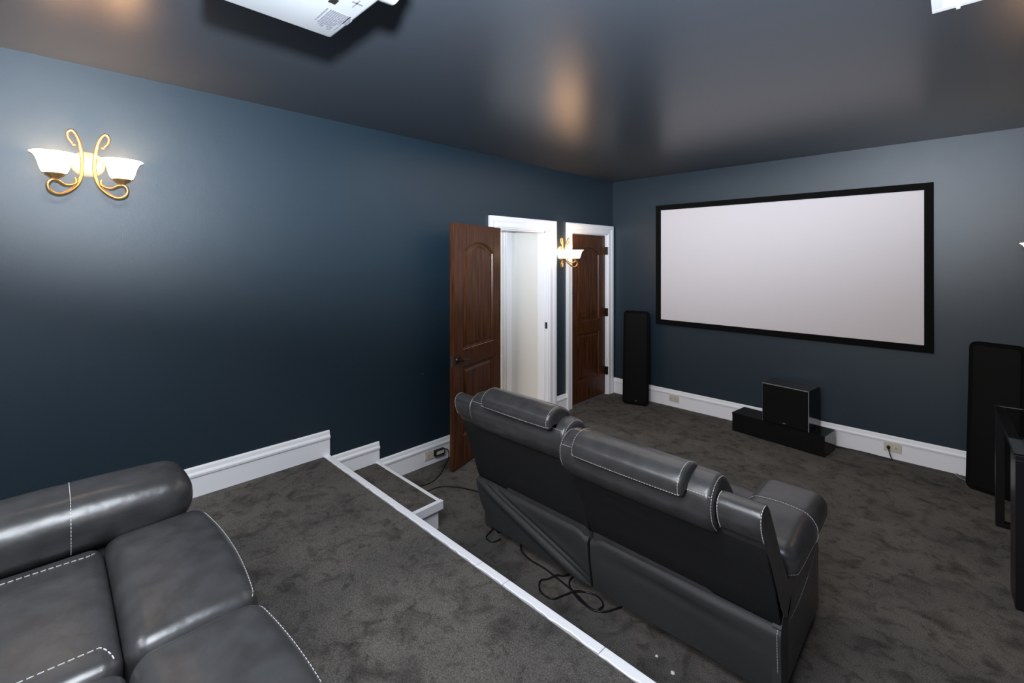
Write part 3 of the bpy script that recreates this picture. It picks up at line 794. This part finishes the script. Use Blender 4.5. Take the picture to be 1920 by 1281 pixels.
MB().box(0.178, 0.200, 0.215, 0.232, -0.0015, 0.0004, 0.0005).build('screw_cover', M_bronze, pj)

# ------------------------------------------------------------------ ceiling vent
vt = thing('ceiling_vent', (3.096, 2.153, H), 'white slatted air vent in the ceiling at the top right', 'air vent')
fr = MB(); sz = 0.30
for b_ in ((0, sz, sz - 0.032, sz), (0, sz, 0, 0.032), (0, 0.032, 0.032, sz - 0.032), (sz - 0.032, sz, 0.032, sz - 0.032)):
    fr.box(*b_, -0.010, 0.0, 0.002)
fr.build('frame', M_white, vt)
for i in range(12):
    y = 0.040 + i * 0.0195
    MB().prism([(0, 0), (0.016, -0.007), (0.0165, -0.0055), (0.0005, 0.0015)], (0.032, y, -0.001), (0, 1, 0), (0, 0, 1), (sz - 0.064, 0, 0)).build('slat', M_white, vt)
MB().box(0.068, 0.080, sz - 0.012, sz + 0.006, -0.016, -0.008, 0.001).build('damper_lever', M_white, vt)

# ------------------------------------------------------------------ outlets, adapter, cords
def outlet(loc, rz, label, grp='outlets set sideways in the baseboards'):
    R = thing('power_outlet', loc, label, 'outlet', rz, grp)      # local x along the wall, -y out
    MB().box(-0.059, 0.059, -0.006, 0.0, -0.036, 0.036, 0.002).build('cover_plate', M_plastic, R)
    for s in (-1, 1):
        MB().box(s * 0.027 - 0.015, s * 0.027 + 0.015, -0.0085, -0.005, -0.017, 0.017, 0.002).build('socket', M_plastic, R)
        MB().box(s * 0.027 - 0.006, s * 0.027 - 0.003, -0.0090, -0.008, -0.009, 0.009).build('slot', M_black, R)
    return R
outlet((0.83, YF - 0.017, 0.098), 0, 'almond power outlet in the baseboard beside the left speaker')
outlet((2.778, YF - 0.017, 0.098), 0, 'almond power outlet with a black plug in the front baseboard')
outlet((0.017, 2.245, 0.082), PI / 2, 'almond power outlet in the left baseboard behind the black adapter')

ad = thing('power_adapter', (0.026, 2.30, 0.088), 'black power adapter brick plugged into the left baseboard outlet', 'power adapter')
MB().box(0.0, 0.030, -0.035, 0.062, -0.022, 0.026, 0.004).build('case', M_black, ad)
MB().box(0.0302, 0.0308, -0.024, 0.052, -0.010, 0.018).build('rating_label', M_plastic, ad)['label'] = 'pale rating label'

def cord(name, pts, r, m, label, parent=None):
    if parent is not None:                                     # world points into the thing's own frame
        T_ = (Matrix.Translation(parent.location) @ Matrix.Rotation(parent.rotation_euler.z, 4, 'Z')).inverted()
        pts = [T_ @ Vector(p) for p in pts]
    o = MB().tube(pts, r, 6, 5).build(name, m, parent, smooth=True)
    o['label'] = label
    if parent is None: o['category'] = 'cord'
    return o
cord('cord', [(0.040, 2.363, 0.095), (0.050, 2.385, 0.096), (0.065, 2.395, 0.075), (0.09, 2.37, 0.03), (0.14, 2.29, 0.007), (0.201, 2.218, 0.006), (0.269, 2.101, 0.006), (0.28, 2.018, 0.006), (0.26, 1.949, 0.006),
      (0.25, 1.86, 0.006), (0.30, 1.83, 0.006), (0.35, 1.88, 0.006), (0.37, 1.960, 0.006), (0.374, 2.027, 0.006), (0.402, 2.092, 0.006), (0.492, 2.158, 0.006), (0.574, 2.194, 0.006), (0.679, 2.222, 0.006), (0.82, 2.20, 0.006), (0.99, 2.10, 0.006), (1.05, 2.00, 0.006), (1.083, 1.90, 0.006), (1.121, 1.88, 0.006), (1.155, 1.885, 0.006), (1.17, 1.94, 0.006)],
     0.004, M_black, 'black cord running across the carpet to the lower loveseat', ad)
cord('cord', [(1.27, 2.02, 0.006), (1.325, 1.955, 0.006), (1.419, 1.925, 0.006), (1.527, 1.928, 0.006), (1.616, 1.917, 0.006), (1.711, 1.904, 0.007), (1.8, 1.885, 0.006), (1.861, 1.869, 0.006), (1.913, 1.875, 0.006), (1.946, 1.905, 0.006), (1.983, 1.98, 0.006)],
     0.0042, M_black, 'black cord lying along the rear hem', sofa_a)
cord('cord', [(1.66, 1.99, 0.006), (1.641, 1.952, 0.006), (1.618, 1.925, 0.014), (1.596, 1.877, 0.006), (1.576, 1.844, 0.006), (1.596, 1.805, 0.006), (1.641, 1.775, 0.006), (1.706, 1.784, 0.006), (1.728, 1.838, 0.006), (1.759, 1.895, 0.014),
      (1.791, 1.935, 0.006), (1.838, 1.955, 0.006), (1.882, 1.950, 0.006), (1.912, 1.925, 0.006), (1.917, 1.890, 0.013), (1.897, 1.865, 0.006), (1.852, 1.865, 0.006), (1.805, 1.872, 0.006), (1.751, 1.893, 0.006), (1.695, 1.934, 0.006), (1.68, 2.00, 0.006)],
     0.0042, M_black, 'looped black cord spilling out at the middle', sofa_a)
cord('cord', [(2.36, 5.00, 0.006), (2.44, 5.05, 0.006), (2.55, 5.062, 0.006), (2.65, 5.060, 0.006), (2.72, 5.045, 0.006), (2.775, 5.035, 0.006), (2.768, 5.042, 0.03), (2.757, 5.050, 0.07), (2.752, 5.055, 0.098)],
     0.004, M_black, 'black cord along the front baseboard', sw)
Tw = (Matrix.Translation(sw.location) @ Matrix.Rotation(sw.rotation_euler.z, 4, 'Z')).inverted()
MB().cyl(Tw @ Vector((2.751, 5.074, 0.098)), Tw @ Vector((2.751, 5.046, 0.098)), 0.014, 0.010, 14).build('plug', M_black, sw, smooth=True, auto=40)['label'] = 'round black plug'
cord('speaker_cable', [(3.175, 5.074, 0.006), (3.165, 5.055, 0.006), (3.178, 5.02, 0.006), (3.20, 4.99, 0.006), (3.24, 4.965, 0.006), (3.29, 4.955, 0.006)], 0.004, M_projector, 'white cord on the carpet beside the right tower speaker')
for (x, y, s, lb) in ((2.235, 1.845, 0.006, 'small white crumb on the carpet nearer the lower loveseat'), (2.322, 1.815, 0.009, 'larger white crumb on the carpet behind the lower loveseat, nearer the camera')):
    bm = bmesh.new(); bmesh.ops.create_icosphere(bm, subdivisions=2, radius=s)
    for q in bm.verts: q.co *= random.uniform(0.75, 1.15); q.co.z *= 0.7
    me = bpy.data.meshes.new('paper_crumb'); bm.to_mesh(me); bm.free(); me.materials.append(M_crumb)
    o = bpy.data.objects.new('paper_crumb', me); COL.objects.link(o); o.location = (x, y, s * 0.6); tag(o, lb, 'crumb')
tag(MB().cyl((1.765, YF, 0.445), (1.765, YF - 0.012, 0.445), 0.007, 0.005, 12).build('wall_jack', M_projector, smooth=True, auto=40), 'tiny white jack on the front wall left of the subwoofer', 'wall jack')
tag(MB().cyl((0.0, 2.177, 0.769), (0.006, 2.177, 0.769), 0.004, 0.003, 10).build('wall_screw', M_projector, smooth=True, auto=40), 'tiny pale screw on the left wall beside the open door', 'screw')

# storage cabinet glimpsed in the room beyond the hall
cb = thing('storage_cabinet', (-2.75, 2.75, 0), 'blue and yellow storage cabinet glimpsed past the open door edge', 'cabinet')
MB().box(-0.35, 0.35, -0.1, 1.0, 0.0, 1.15, 0.01).build('body', M_blue, cb)
MB().box(-0.36, 0.36, -0.11, 1.01, 1.15, 1.42, 0.01).build('top_bin', M_yellow, cb)['label'] = 'yellow top bin'
